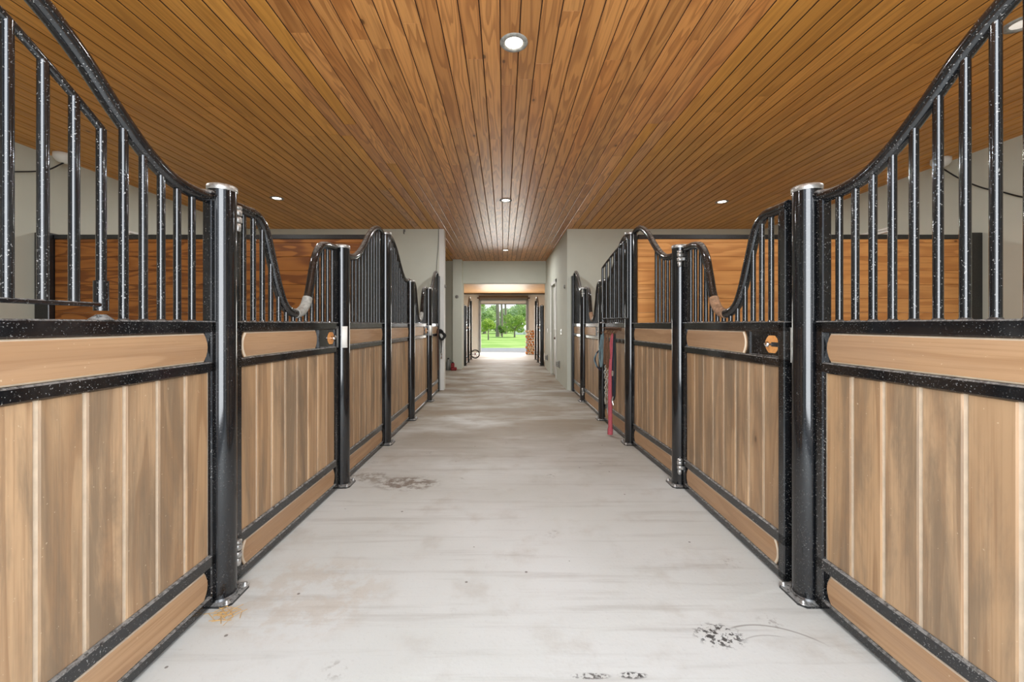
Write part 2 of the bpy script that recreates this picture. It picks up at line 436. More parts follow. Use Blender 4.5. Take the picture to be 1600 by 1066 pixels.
def solid_half(root, side, d, a, b, latch=None, hi_detail=True):
    xf = xf_for(side, d)
    f = MB(); f.xf = xf; k = 'black'; c = 0.005
    z = 0.012
    for z0, z1 in ((z, 0.053), (0.18, 0.233), (1.040, 1.085), (1.213, HR)):
        f.box((-T, a, z0), (T, b, z1), k, c)
    f.box((-T, a, z), (T, a+0.045, HR-0.004), k, c); f.box((-T, b-0.045, z), (T, b, HR-0.004), k, c)
    f.box((-0.010, a+0.03, 0.04), (0.008, b-0.03, 0.19), k)          # infill plates behind the strips
    f.box((-0.010, a+0.03, 1.07), (0.008, b-0.03, 1.225), k)
    f.build('frame', root)
    # plank field with pale grooves
    p = MB(); p.xf = xf
    p.box((-0.012, a+0.042, 0.228), (0.0085, b-0.042, 1.044), 'groove')
    L = (b - a) - 0.09; n = int(L/0.133); left = L - n*0.133
    ws = [0.133]*n
    if left > 0.035: ws = ([left] + ws) if latch else (ws + [left])
    else: ws = [L/n]*n
    s0 = a+0.045; g = 0.0066
    for w in ws:
        p.box((-0.008, s0+g, 0.2325), (0.013, s0+w-g, 1.0405), 'plank', 0.004)
        s0 += w
    p.build('plank_field', root)
    m = MB(); m.xf = xf
    m.prism(strip_poly(a+0.055, b-0.055, 0.0545, 0.1785), 0.0, 0.0195, 'strip', 0, 0.006, 'groove')
    m.build('lower_strip', root)
    m = MB(); m.xf = xf
    a2, b2 = a+0.055, b-0.055
    if latch == 'b': b2 = b-0.33
    if latch == 'a': a2 = a+0.33
    m.prism(strip_poly(a2, b2, 1.0865, 1.2115), 0.0, 0.0195, 'strip', 0, 0.006, 'groove')
    m.build('upper_strip', root)

def curve_bars(root, side, d, a, b, pts, r=0.0275, bar_r=0.0135, skip=None, first=0.062, pitch=0.0775, n=10, posts=(True, True), name='top_rail', extra=None):
    """pts: (s, height) along the rail; bars stand on the solid half and end under the rail"""
    xf = xf_for(side, d)
    path = catmull([(0, s, h) for s, h in pts], 7)
    tb = MB(); tb.xf = xf; tb.tube(path, r, 'black', 14); tb.build(name, root)
    def h_at(s):
        best = None
        for p, q in zip(path, path[1:]):
            if (p.y - s) * (q.y - s) <= 0 and abs(q.y - p.y) > 1e-6:
                t = (s - p.y)/(q.y - p.y); h = p.z + (q.z-p.z)*t
                slope = abs((q.z-p.z)/(q.y-p.y))
                best = h if best is None else min(best, h)
        return best
    for on, s0 in ((posts[0], a), (posts[1], b-0.04)):
        if on:
            hh = h_at(min(max(s0+0.02, pts[0][0]+1e-4), pts[-1][0]-1e-4)) or HR + 0.5
            st = MB(); st.xf = xf; st.box((-T*0.8, s0, HR-0.002), (T*0.8, s0+0.04, hh), 'black', 0.004); st.build('stile', root)
    s = a + 0.04 + first
    while s < b - 0.05:
        if not (skip and skip[0] < s < skip[1]):
            h = h_at(s)
            if h and h - HR > 0.03:
                lo, hi = h_at(s-bar_r*0.8), h_at(s+bar_r*0.8)
                top = min(x for x in (h, lo, hi) if x)
                q = MB(); q.xf = xf
                q.cyl((0, s, HR-0.003), (0, s, top), bar_r, 'black', n)
                q.lathe([(bar_r+0.004, 0), (bar_r*1.02, 0.006)], 'black', (0, s, HR-0.001), n)
                q.build('bar', root)
        s += pitch

def s_curve(L):
    return [(u*L, h) for u, h in ((0.04, 1.825), (0.13, 1.808), (0.25, 1.822), (0.36, 1.880), (0.47, 1.975), (0.58, 2.085), (0.69, 2.165), (0.79, 2.205), (0.88, 2.205), (0.96, 2.175))]

def fixed_panel(side, yl, yh, label, gate=None, group='fixed stall panels along the aisle', low=False, plane=None):
    X, L, d, rz = line(side, yl, yh, plane)
    a, b = (0.040 if (side > 0 and yl == Y1) else 0.064), L-0.064
    root = thing('stall_grille', label, 'stall panel', (X, yl, 0), rz, group)
    solid_half(root, side, d, a, b)
    pts = s_curve(L)
    skip = None
    if gate: skip = (L*0.50, b-0.03)
    curve_bars(root, side, d, a, b, pts, skip=skip, first=0.126-a, n=14 if abs(yl) < 5 else 8)
    if gate:
        xf = xf_for(side, d)
        g0, g1 = 0.0, L*0.985 - 0.105 - L*0.50      # from latch edge to hinge edge, s local to the gate
        W = g1 - g0
        gm = MB()
        hs = lambda q: 1.885 + (2.13-1.885)*(1-(1-q)**1.25)     # q 0 latch .. 1 hinge
        if gate == 'closed':
            loc = (0, 0, 0); base = L*0.50 + 0.012
            conv = lambda p: xf(Vector((p.x, base + p.y, p.z)))
        else:
            # swung round into the aisle, hinged at the tall post
            hinge = Vector((0.068, b-0.005, 0)); ang = math.radians(gate_open)
            dv = Vector((math.sin(ang), math.cos(ang), 0))
            def conv(p):
                w = W - p.y
                q = hinge + dv*w + Vector((dv.y, -dv.x, 0))*p.x
                return xf(Vector((q.x, q.y, p.z)))
        g = MB(); g.xf = lambda p: conv(p)
        z0 = 1.306
        g.box((-0.014, -0.012, z0), (0.014, W+0.012, z0+0.014), 'black', 0.003)
        path = [(0, W*k/10, hs(k/10)) for k in range(11)]
        g.tube(path, 0.012, 'black', 10)
        g.cyl((0, 0, z0+0.01), (0, 0, hs(0)), 0.0135, 'black', 10); g.cyl((0, W, z0+0.01), (0, W, hs(1)), 0.0135, 'black', 10)
        go = g.build('feed_gate', root)
        nb = round(W/0.0775)
        for k in range(1, nb):
            q = MB(); q.xf = lambda p: conv(p)
            s = W*k/nb
            q.cyl((0, s, z0+0.012), (0, s, hs(k/nb)), 0.0135, 'black', 10)
            q.build('bar', go)
        q = MB(); q.xf = lambda p: conv(p)
        q.cyl((0, 0, z0-0.012), (0, 0, z0+0.085), 0.0195, 'black', 14)
        q.lathe([(0.034, 0), (0.026, 0.008), (0.012, 0.018)], 'black', (0, 0, z0-0.042), 14)
        q.build('latch_sleeve', go)
    return root
gate_open = 20.0

def u_curve(L, lo=0.0):
    c = L/2 + 0.035
    h = [(-0.50, 1.822), (-0.455, 1.824), (-0.40, 1.808), (-0.345, 1.752), (-0.285, 1.61), (-0.225, 1.465), (-0.165, 1.368), (-0.085, 1.325), (0.0, 1.322),
         (0.075, 1.362), (0.13, 1.45), (0.175, 1.585), (0.225, 1.715), (0.295, 1.795), (0.38, 1.82), (0.46, 1.826), (0.53, 1.828)]
    return [(c + s, z) for s, z in h]

def hinge(root, side, d, a, z, mat='silver'):
    xf = xf_for(side, d)
    h = MB(); h.xf = xf
    s0 = a - 0.012; t0 = 0.040
    h.lathe([(0.011, -0.062), (0.015, -0.052), (0.016, -0.030), (0.013, -0.026)], mat, (t0, s0, z), 16)
    for zz in (-0.022, 0.012):
        h.lathe([(0.017, 0), (0.020, 0.003), (0.020, 0.024), (0.017, 0.027)], mat, (t0, s0, z+zz), 16)
    h.lathe([(0.014, 0.04), (0.019, 0.043), (0.019, 0.056), (0.010, 0.060)], mat, (t0, s0, z), 16)
    h.box((0.0, s0-0.004, z-0.02), (t0, s0+0.030, z+0.004), mat, 0.003)
    h.box((0.0, s0-0.030, z+0.014), (t0, s0+0.004, z+0.037), mat, 0.003)
    o = h.build('hinge', root)
    o['label'] = 'pale galvanised hinge'
    return o

def latch(root, side, d, a, b, pos, style):
    """bolt plate in the upper strip row at the free end"""
    xf = xf_for(side, d)
    if pos == 'b': s0, s1, fl = b-0.30, b-0.048, 1
    else: s0, s1, fl = a+0.048, a+0.30, -1
    p = MB(); p.xf = xf
    p.box((-0.006, s0, 1.0865), (0.012, s1, 1.2115), 'black')
    for q in ((s0, s0+0.006), (s1-0.006, s1)): p.box((0.010, q[0], 1.0865), (0.020, q[1], 1.2115), 'black', 0.002)
    p.box((0.010, s0, 1.0865), (0.020, s1, 1.0915), 'black', 0.002)
    o = p.build('latch_plate', root)
    w = MB(); w.xf = xf
    e = (s1-0.115, s1-0.008) if fl > 0 else (s0+0.008, s0+0.115)
    w.prism(strip_poly(e[0], e[1], 1.105, 1.193, 0.030, 9), 0.010, 0.0145, 'pine', 0)
    wo = w.build('latch_wood', o); wo['label'] = 'orange wood inset of the latch'
    k = MB(); k.xf = xf
    sc_ = (e[0]+e[1])/2
    far = e[1] if fl > 0 else e[0]
    k.box((0.014, sc_, 1.138), (0.0165, far, 1.160), 'rubber')
    k.cyl((0.012, sc_, 1.149), (0.030, sc_, 1.149), 0.008, 'chrome', 14)
    k.sphere((0.036, sc_, 1.149), 0.0145, 'chrome', 14, 10)
    if style == 'lever':
        k.tube([(0.026, sc_, 1.149), (0.030, sc_+fl*0.03, 1.168), (0.024, far, 1.158)], 0.006, 'chrome', 8)
    ko = k.build('bolt_knob', o); ko['label'] = 'chrome bolt knob'

def stall_door(side, yh, yf, label, ang=0.0, group='stall doors along the aisle', wrap='worn_tape', plane=None):
    """yh hinge post, yf free post"""
    X, L, d, rz = line(side, yh, yf, plane)
    a, b = 0.078, L-0.082
    root = thing('stall_door', label, 'stall door', (X, yh, 0), rz, group)
    solid_half(root, side, d, a, b, latch='b')
    pts = [(min(max(s, a+0.01), b-0.01), z) for s, z in u_curve(L)] if d > 0 else [(L - s, z) for s, z in reversed(u_curve(L))]
    pts = [(s, z) for s, z in pts if a-0.001 < s < b+0.001]
    q = [pts[0]]
    for p in pts[1:]:
        if p[0] - q[-1][0] > 0.012: q.append(p)
    pts = [(a, q[0][1]-0.002)] + q[1:] if q[0][0] - a < 0.03 else [(a, q[0][1])] + q
    if b - pts[-1][0] > 0.03: pts.append((b, pts[-1][1]))
    curve_bars(root, side, d, a, b, pts, first=0.05, n=14 if yh < 5 else 8)
    # worn wrap on the far side of the dip
    path = catmull([(0, s, h) for s, h in pts], 12)
    lowi = min(range(len(path)), key=lambda i: path[i].z)
    seg = path[lowi:lowi+28] if d > 0 else path[max(0, lowi-28):lowi+1]
    seg = [p for p in seg if p.z < 1.43]
    w = MB(); w.xf = xf_for(side, d); w.tube(seg, 0.0305, wrap, 14)
    wo = w.build('rail_wrap', root); wo['label'] = 'worn wrap on the dip of the rail'
    hinge(root, side, d, a, 1.755); hinge(root, side, d, a, 0.165)
    latch(root, side, d, a, b, 'b', 'lever' if side > 0 else 'knob')
    if ang: root.rotation_euler = (0, 0, rz + ang)
    return root

def stall_post(x, y, h, label, strike=None, group='round steel stall posts', r=0.058, cap=True, plate=0.086):
    root = thing('stall_post', label, 'post', (x, y, 0), 0, group)
    m = MB(); m.lathe([(r, 0.010), (r, h-0.022)], 'black_post', n=40); m.build('tube', root)
    m = MB(); m.lathe([(r+0.0015, -0.026), (r+0.0035, -0.022), (r+0.0035, -0.004), (r-0.002, 0.0)], 'silver', (0, 0, h), 40)
    o = m.build('cap', root); o['label'] = 'bare silver cap'
    m = MB()
    e = plate; c = 0.025
    poly = [(-e+c, -e), (e-c, -e), (e, -e+c), (e, e-c), (e-c, e), (-e+c, e), (-e, e-c), (-e, -e+c)]
    m.prism(poly, 0.0, 0.010, 'black', 2)
    m.lathe([(r+0.007, 0), (r+0.0005, 0.008)], 'black', (0, 0, 0.0095), 32)
    p = m.build('base_plate', root)
    for sx in (-1, 1):
        for sy in (-1, 1):
            q = MB(); q.lathe([(0.015, 0), (0.015, 0.003), (0.010, 0.004), (0.010, 0.012), (0.006, 0.016)], 'silver', (sx*(e-0.021), sy*(e-0.021), 0.0095), 10)
            q.build('bolt', p)
    if strike:
        sx, sy = strike
        m = MB(); 
        ang = math.atan2(sy, sx)
        n = 6
        for z0, z1 in ((1.07, 1.235),):
            inner = []; outer = []
            for k in range(n+1):
                t = ang + math.radians(-22 + 44*k/n)
                inner.append([m.addv(((r+0.0005)*math.cos(t), (r+0.0005)*math.sin(t), zz)) for zz in (z0, z1)])
                outer.append([m.addv(((r+0.004)*math.cos(t), (r+0.004)*math.sin(t), zz)) for zz in (z0, z1)])
            for k in range(n):
                m.face([outer[k][0], outer[k+1][0], outer[k+1][1], outer[k][1]], 'plastic_white', True)
                m.face([inner[k][0], inner[k][1], inner[k+1][1], inner[k+1][0]], 'plastic_white', True)
                m.face([inner[k][1], outer[k][1], outer[k+1][1], inner[k+1][1]], 'plastic_white'); m.face([inner[k][0], inner[k+1][0], outer[k+1][0], outer[k][0]], 'plastic_white')
            m.face([inner[0][0], outer[0][0], outer[0][1], inner[0][1]], 'plastic_white'); m.face([inner[n][0], inner[n][1], outer[n][1], outer[n][0]], 'plastic_white')
        o = m.build('strike_plate', root); o['label'] = 'white strike plate'
    return root

# ------------------------------------------------------------------ setting: floor, walls, ceiling
m = MB(); m.box((WL-0.3, -0.6, -0.12), (WR+0.3, YE+0.15, 0.0), 'concrete'); struct(m, 'floor', 'pale broomed concrete aisle floor with dirt stains')

def board_ceiling(name, x0, x1, y0, y1, z, pitch=0.119, mats=None, label=None):
    m = MB()
    m.box((x0, y0, z+0.006), (x1, y1, z+0.12), 'gap')
    x = x0; rnd = random.Random(3)
    while x < x1 - 1e-6:
        w = min(pitch, x1 - x)
        y = y0 - rnd.uniform(0, 2.5)
        while y < y1:
            L = rnd.uniform(1.6, 4.2)
            a, b = max(y, y0), min(y+L, y1)
            if b - a > 0.02:
                xm = x + w/2
                mat = mats(xm, rnd)
                g = 0.0034 if mat == 'ceil_mid' else 0.0058; c = 0.0045
                q = [(x+g, a), (x+w-g, a), (x+w-g, b), (x+g, b)]
                qi = [(x+g+c, a+0.0012), (x+w-g-c, a+0.0012), (x+w-g-c, b-0.0012), (x+g+c, b-0.0012)]
                A = [m.addv((*p, z+0.0065)) for p in q]; B = [m.addv((*p, z+0.003)) for p in q]; C = [m.addv((*p, z)) for p in qi]
                for r0, r1 in ((A, B), (B, C)):
                    for k in range(4): m.face([r0[k], r0[(k+1)%4], r1[(k+1)%4], r1[k]], mat)
                m.face(C, mat)
            y += L
        x += pitch
    return struct(m, name, label)
def cm(x, rnd):
    ax = abs(x - 0.04)
    p = min(1.0, max(0.0, (1.75 - ax)/0.65))
    return 'ceil_mid' if rnd.random() < p else 'ceil_side'
board_ceiling('ceiling', WL-0.05, WR+0.05, YB, YH+0.02, CEIL, mats=cm, label='tongue and groove stained wood ceiling')
m = MB(); m.box((WL, YH+0.02, 2.63), (WR, YE+0.15, 2.75), 'ceil_far'); struct(m, 'ceiling_far', 'pale orange wooden ceiling of the far wing')

m = MB(); m.box((WL-0.2, YB, 0), (WL, YE+0.15, CEIL+0.1), 'wall'); struct(m, 'wall_left')
m = MB(); m.box((WR, YB, 0), (WR+0.2, YE+0.15, CEIL+0.1), 'wall'); struct(m, 'wall_right')
# unseen walls flanking the open end, added to block sky reflected in the steel
m = MB(); m.box((WL-0.2, 0.05, 0), (-1.65, YB, CEIL+0.1), 'wall'); m.box((1.75, 0.05, 0), (WR+0.2, YB, CEIL+0.1), 'wall')
struct(m, 'wall_sky_block')
# cross walls at the end of the first stalls
m = MB(); m.box((WL, YW, 0), (-1.225, YW+0.16, CEIL), 'wall'); struct(m, 'wall_cross_left')
m = MB(); m.box((-1.225, YW-0.012, 0), (-1.130, YW+0.172, CEIL), 'wall_white', 0.004); struct(m, 'trim_1', 'off-white corner trim at the end of the cross wall')
m = MB(); m.box((1.215, YW, 0), (WR, YW+0.16, CEIL), 'wall'); struct(m, 'wall_cross_right')
# corridor wall on the right with the door opening
DY0, DY1, DH = 9.40, 10.32, 2.22
m = MB()
m.box((1.205, YW+0.002, 0), (1.36, DY0, CEIL), 'wall'); m.box((1.205, DY1, 0), (1.36, YH+0.3, CEIL), 'wall'); m.box((1.205, DY0, DH), (1.36, DY1, CEIL), 'wall')
struct(m, 'wall_corridor')
m = MB()
m.box((1.25, DY0+0.01, 0.012), (1.295, DY1-0.01, DH-0.01), 'doorwhite', 0.003)
for z0, z1 in ((0.18, 0.95), (1.12, 2.02)):
    for y0, y1 in ((DY0+0.12, DY0+0.42), (DY1-0.42, DY1-0.12)): m.box((1.242, y0, z0), (1.252, y1, z1), 'doorwhite', 0.006)
dr = struct(m, 'door_1', 'white panelled door in the right corridor wall')
m = MB()
for y0, y1, z0, z1 in ((DY0-0.075, DY0+0.008, 0, DH+0.07), (DY1-0.008, DY1+0.075, 0, DH+0.07), (DY0-0.075, DY1+0.075, DH-0.008, DH+0.075)):
    m.box((1.185, y0, z0), (1.215, y1, z1), 'doorwhite', 0.005)
m.build('door_frame', dr)
m = MB()
m.cyl((1.25, DY0+0.08, 0.93), (1.20, DY0+0.08, 0.93), 0.012, 'silver', 12); m.sphere((1.19, DY0+0.08, 0.93), 0.028, 'leather', 12, 8); m.build('knob', dr)
m = MB(); m.cyl((1.25, DY0+0.08, 1.07), (1.225, DY0+0.08, 1.07), 0.024, 'leather', 14); m.build('deadbolt', dr)
# bay on the left with its back wall, pier and the header over the passage
m = MB(); m.box((WL, YH, 0), (-1.40, YH+0.3, CEIL), 'wall'); struct(m, 'wall_bay')
m = MB(); m.box((-1.42, YH-0.30, 0), (-1.165, YH+0.3, CEIL), 'wall', 0.004); struct(m, 'trim_2', 'pale square pier left of the passage')
m = MB(); m.box((-1.165, YH, 2.43), (1.205, YH+0.3, CEIL), 'wall'); struct(m, 'wall_header')
# far wall with roller door opening
OX0, OX1, OH = -1.02, 1.0, 2.15
m = MB()
m.box((WL, YE, 0), (OX0, YE+0.15, 2.66), 'wall_white'); m.box((OX1, YE, 0), (WR, YE+0.15, 2.66), 'wall_white'); m.box((OX0, YE, OH), (OX1, YE+0.15, 2.66), 'wall_white')
struct(m, 'wall_far')
m = MB(); m.box((WL, YE-0.10, 2.59), (WR, YE-0.001, 2.632), 'shutter', 0.004); struct(m, 'trim_3', 'thin brown beam where ceiling meets far wall')
# roller door
t = thing('roller_door', 'brown roll-up barn door rolled up above the far opening', 'roller door', (0, YE, 0))
m = MB()
prof = [(0.095 + 0.012*(k % 2), 0) for k in range(2)]
n = 28; ring0 = []; ring1 = []
for k in range(n):
    rr = 0.100 + 0.008*(k % 2)
    ring0.append(m.addv((OX0-0.05, -0.13+rr*math.cos(2*PI*k/n), 2.42+rr*math.sin(2*PI*k/n))))
    ring1.append(m.addv((OX1+0.05, -0.13+rr*math.cos(2*PI*k/n), 2.42+rr*math.sin(2*PI*k/n))))
for k in range(n): m.face([ring0[k], ring0[(k+1)%n], ring1[(k+1)%n], ring1[k]], 'shutter')
m.face(ring0, 'shutter'); m.face(ring1, 'shutter')
m.build('shutter_roll', t)
m = MB(); m.cyl((OX0-0.16, -0.13, 2.42), (OX1+0.16, -0.13, 2.42), 0.03, 'leather', 12); m.build('axle', t)
for x in (OX0-0.075, OX1+0.055):
    m = MB(); m.box((x, -0.24, 2.31), (x+0.02, -0.004, 2.53), 'leather', 0.004); m.build('bracket', t)
m = MB(); m.box((OX0+0.01, -0.04, OH+0.03), (OX1-0.01, -0.010, 2.34), 'plastic_white', 0.003); m.build('curtain', t)
m = MB(); m.box((OX0-0.02, -0.045, OH-0.01), (OX1+0.02, -0.008, OH+0.035), 'steel_grey', 0.004); m.build('bottom_bar', t)
for x in (OX0-0.10, OX1+0.01):
    m = MB(); m.box((x, -0.05, 0.0), (x+0.09, -0.002, 2.30), 'steel_grey', 0.004); m.build('track', t)

# ------------------------------------------------------------------ stall fronts
posts_h = {Y1: 1.885, Y2: 1.868, Y3: 2.215, Y4: 1.83, Y5: 1.85}
# left side (aisle is +x)
fixed_panel(+1, Y1, Y0, 'wooden stall panel nearest the camera on the left, with closed feed gate bars', gate='closed')
stall_post(PX[1][Y1], Y1, posts_h[Y1], 'thick black post beside the nearest left stall door hinge, silver cap')
stall_door(+1, Y1, Y2, 'left stall door with dipped rail and bright silver wrap, nearest the camera')
stall_post(PX[1][Y2], Y2, posts_h[Y2], 'black post with long white strike plate at the latch of nearest left door', strike=(0.65, -0.75))
fixed_panel(+1, Y2, Y3, 'left stall panel rising past the nearest left door towards the tall post')
stall_post(PX[1][Y3], Y3, posts_h[Y3], 'tall black partition post in the middle of the left stall row')
fixed_panel(+1, Y4, Y3, 'left stall panel falling away behind the tall left partition post')
stall_post(PX[1][Y4], Y4, posts_h[Y4], 'black post at the hinge of the farther left stall door')
stall_door(+1, Y4, Y5, 'farther left stall door in front of the cross wall')
stall_post(PX[1][Y5], Y5, posts_h[Y5], 'slim-looking black post with white strike plate at latch of farther left door', strike=(0.65, -0.75))
fixed_panel(+1, Y5, Y6, 'last left stall panel against the cross wall, halter hanging on it')
m = MB(); m.box((-1.275, Y6-0.055, 0), (-1.205, YW-0.002, 2.16), 'black_clean', 0.004); tag(m.build('wall_post'), 'square black end post fixed to the left cross wall', 'post', 'square end posts on the cross walls')
# right side (aisle is -x)
fixed_panel(-1, Y1, Y0, 'wooden stall panel nearest the camera on the right, plain bars rising to the corner')
stall_post(PX[-1][Y1], Y1, posts_h[Y1], 'thick black post beside the ajar right stall door, silver cap', strike=(-0.35, 0.94))
stall_door(-1, Y2, Y1, 'right stall door standing slightly ajar, dipped rail with tan wrap', wrap='worn_tan', ang=math.radians(-1.6))
stall_post(PX[-1][Y2], Y2, posts_h[Y2], 'black post carrying the silver hinges of the ajar right door')
fixed_panel(-1, Y2, Y3, 'right stall panel with open gap above it where the feed gate has swung out', gate='open')
stall_post(PX[-1][Y3], Y3, posts_h[Y3], 'tall black partition post in the right stall row beside the hanging tack')
fixed_panel(-1, Y4, Y3, 'right stall panel behind the tack rack and red lead rope')
stall_post(PX[-1][Y4], Y4, posts_h[Y4], 'black post left of the hanging blue halter on the right side')
stall_door(-1, Y5, Y4, 'farther right stall door beyond the hanging tack', wrap='worn_tan')
stall_post(PX[-1][Y5], Y5, posts_h[Y5], 'black post with hinges of the farther right stall door')
fixed_panel(-1, Y5, Y6, 'last right stall panel against the pale cross wall')
m = MB(); m.box((1.275, Y6-0.055, 0), (1.345, YW-0.002, 2.16), 'black_clean', 0.004); tag(m.build('wall_post'), 'square black end post fixed to the right cross wall', 'post', 'square end posts on the cross walls')

# partitions between the stalls
def partition(x0, x1, y, label, mats, endx, gname='boarded stall partitions'):
    root = thing('stall_partition', label, 'partition', ((x0+x1)/2, y, 0), 0, gname)
    cx = (x0+x1)/2
    b = MB(); rnd = random.Random(int(y*100)+int(x0*7))
    z = 0.06
    i = 0
    while z < 2.13:
        h = min(0.146, 2.142 - z)
        b.box((x0-cx, -0.02, z+0.001), (x1-cx, 0.02, z+h-0.001), mats[0], 0.003)
        z += h; i += 1
    b.build('board_wall', root)
    f = MB(); f.box((x0-cx, -0.03, 2.14), (x1-cx, 0.03, 2.188), 'black_clean', 0.004); f.build('top_channel', root)
    f = MB(); f.box((x0-cx, -0.03, 0.004), (x1-cx, 0.03, 0.062), 'black_clean', 0.004); f.build('bottom_channel', root)
    f = MB(); f.box((endx-cx-0.075, -0.075, 0.0), (endx-cx+0.075, 0.075, 2.20), 'black_clean', 0.006); f.build('wall_end_post', root)
    return root
partition(WL+0.16, PX[1][Y3]-0.07, Y3, 'deep-grained orange board partition across the left stalls', ('pine_red',), WL+0.08)
partition(PX[-1][Y3]+0.07, WR-0.16, Y3, 'knotty light orange board partition across the right stalls', ('pine',), WR-0.08)
for sgn, lab in ((-1, 'white slat lying across the top of the left partition'), (1, 'upper of two white slats on the right partition top')):
    x = 3.93 if sgn > 0 else -3.87
    m = MB(); m.box((-0.022, -0.16, 0), (0.022, 0.20, 0.022), 'plastic_white', 0.003)
    tag(m.build('white_batten', None, (x, Y3, 2.192 if sgn < 0 else 2.217), (0.0, 0, 0)), lab, 'slat', 'white slats on the partitions')
m = MB(); m.box((-0.022, -0.16, 0), (0.022, 0.12, 0.024), 'plastic_white', 0.003)
tag(m.build('white_batten', None, (3.93, Y3, 2.1885)), 'lower of two white slats on the right partition top', 'slat', 'white slats on the partitions')

# junction boxes with drooping wires high in the stalls
def jbox(x, y, sgn, wire, label):
    r = thing('junction_box', label, 'junction box', (x, y, CEIL))
    m = MB(); m.lathe([(0.055, -0.002), (0.085, -0.006), (0.085, -0.05), (0.06, -0.085), (0.03, -0.1)], 'plastic_white', n=20); m.build('housing', r)
    m = MB(); m.tube(catmull([(p[0]-x, p[1]-y, p[2]-CEIL) for p in wire], 6), 0.007, 'rubber', 6); w = m.build('wire', r); w['label'] = 'dark drooping wire'
jbox(-4.66, 4.34, -1, [(-4.66, 4.34, 2.965), (-4.75, 4.25, 2.85), (-4.82, 4.05, 2.76), (-4.83, 3.8, 2.68), (-4.835, 3.5, 2.64)], 'pale round ceiling junction box in the left stall, wire drooping left')
jbox(4.76, 4.46, 1, [(4.76, 4.46, 2.96), (4.84, 4.35, 2.80), (4.925, 4.22, 2.66), (4.925, 4.05, 2.56), (4.93, 3.85, 2.44), (4.935, 3.6, 2.37), (4.935, 3.4, 2.36)], 'pale round ceiling junction box in the right stall, wire drooping right')

# ------------------------------------------------------------------ ceiling lights
LAMPS = []
def downlight(x, y, label=None, z=CEIL, lit=True):
    r = thing('ceiling_light', label, 'ceiling light', (x, y, z), 0, 'recessed round ceiling lights')
    m = MB(); m.lathe([(0.090, 0.002), (0.090, -0.003), (0.084, -0.008), (0.070, -0.010), (0.058, -0.006), (0.055, 0.001)], 'worn_tape', n=36, cap0=False, cap1=False); m.build('trim_ring', r)
    m = MB(); m.lathe([(0.0555, -0.0005), (0.04, -0.003), (0.001, -0.004)], 'lamp' if lit else 'lamp_dim', n=28, cap0=False); m.build('lens', r)
    LAMPS.append((x, y, z))
downlight(0.066, 2.63, 'big bright round ceiling light above the aisle, nearest the camera')
downlight(0.030, 5.97, 'round ceiling light above the aisle between the two ends of the cross walls')
downlight(0.045, 9.98, 'small ceiling light over the corridor just before the pale header')
downlight(-3.25, 5.87, 'round ceiling light over the left stall')
downlight(3.22, 6.04, 'round ceiling light over the farther right stall')
downlight(3.12, 2.46, 'dim grey ceiling light behind the bars in the top right corner', lit=False)

# ------------------------------------------------------------------ tack on the right, section behind the tall post
TX = 1.318 - 0.026
r = thing('tack_rack', 'rusty steel hook rack on the right stall panel, holding the tack', 'hook rack', (TX, 4.84, 1.19))
m = MB(); m.box((-0.012, -0.36, -0.012), (0.0, 0.34, 0.026), 'rust', 0.003); m.box((-0.05, -0.35, 0.012), (0.0, 0.33, 0.020), 'rust', 0.003); m.build('rail', r)
HY = [-0.33, -0.26, -0.15, -0.06, 0.06, 0.20]
for y in HY:
    m = MB(); m.tube(catmull([(-0.012, y, 0.0), (-0.04, y, -0.01), (-0.062, y, -0.045), (-0.075, y, -0.055), (-0.09, y, -0.035)], 5), 0.006, 'rust', 8); m.build('hook', r)
def hang(name, label, cat, paths, y, group=None):
    """paths: list of (part, material, radius, points (dx,dy,dz), flat)"""
    o = thing(name, label, cat, (TX-0.072, 4.84+y, 1.14), 0, group)
    for part, mat, rad, pts, fl in paths:
        m = MB(); m.tube(catmull([Vector(p) for p in pts], 6), rad, mat, 8, flat=fl); m.build(part, o)
    return o
# blue halter at the far hook
hang('halter', 'faded blue webbing halter hanging at the far end of the rack', 'halter', [
    ('crown_strap', 'rope_blue', 0.020, [(0, 0.0, 0.006), (-0.01, 0.03, -0.10), (-0.015, 0.02, -0.26), (-0.02, -0.01, -0.40), (-0.01, -0.04, -0.26), (0.0, -0.02, -0.08), (0, 0.0, 0.006)], 0.35),
    ('cheek_strap', 'rope_blue', 0.017, [(-0.012, 0.02, -0.02), (-0.025, 0.05, -0.16), (-0.03, 0.06, -0.30), (-0.02, 0.03, -0.42)], 0.35),
    ('noseband', 'rope_navy', 0.012, [(-0.015, 0.05, -0.20), (-0.045, 0.12, -0.25), (-0.06, 0.15, -0.33), (-0.045, 0.11, -0.42), (-0.015, 0.04, -0.46)], 0.45),
    ('throat_strap', 'rope_blue', 0.012, [(-0.05, 0.12, -0.25), (-0.072, 0.155, -0.335), (-0.05, 0.11, -0.425)], 0.5)], 0.20)
def chain_path(y0, z0, z1, sway=0.012):
    return [(0.004*math.sin(i*1.7), y0 + sway*math.sin(i*0.8), z0 + (z1-z0)*i/9) for i in range(10)]
def chain(parent, pts):
    m = MB(); path = catmull(pts, 4)
    acc = 0; last = path[0]; k = 0
    for p in path[1:]:
        acc += (p-last).length; last = p
        if acc > 0.028:
            acc = 0; k += 1
            d = 0.013; e = 0.021
            ring = []
            for j in range(8):
                a = 2*PI*j/8
                off = Vector((d*math.cos(a), 0, e*math.sin(a))) if k % 2 else Vector((0, d*math.cos(a), e*math.sin(a)))
                ring.append(p + off)
            m.tube(ring, 0.005, 'chain', 5, closed=True)
    o = m.build('chain', parent); o['label'] = 'dull steel chain'; return o
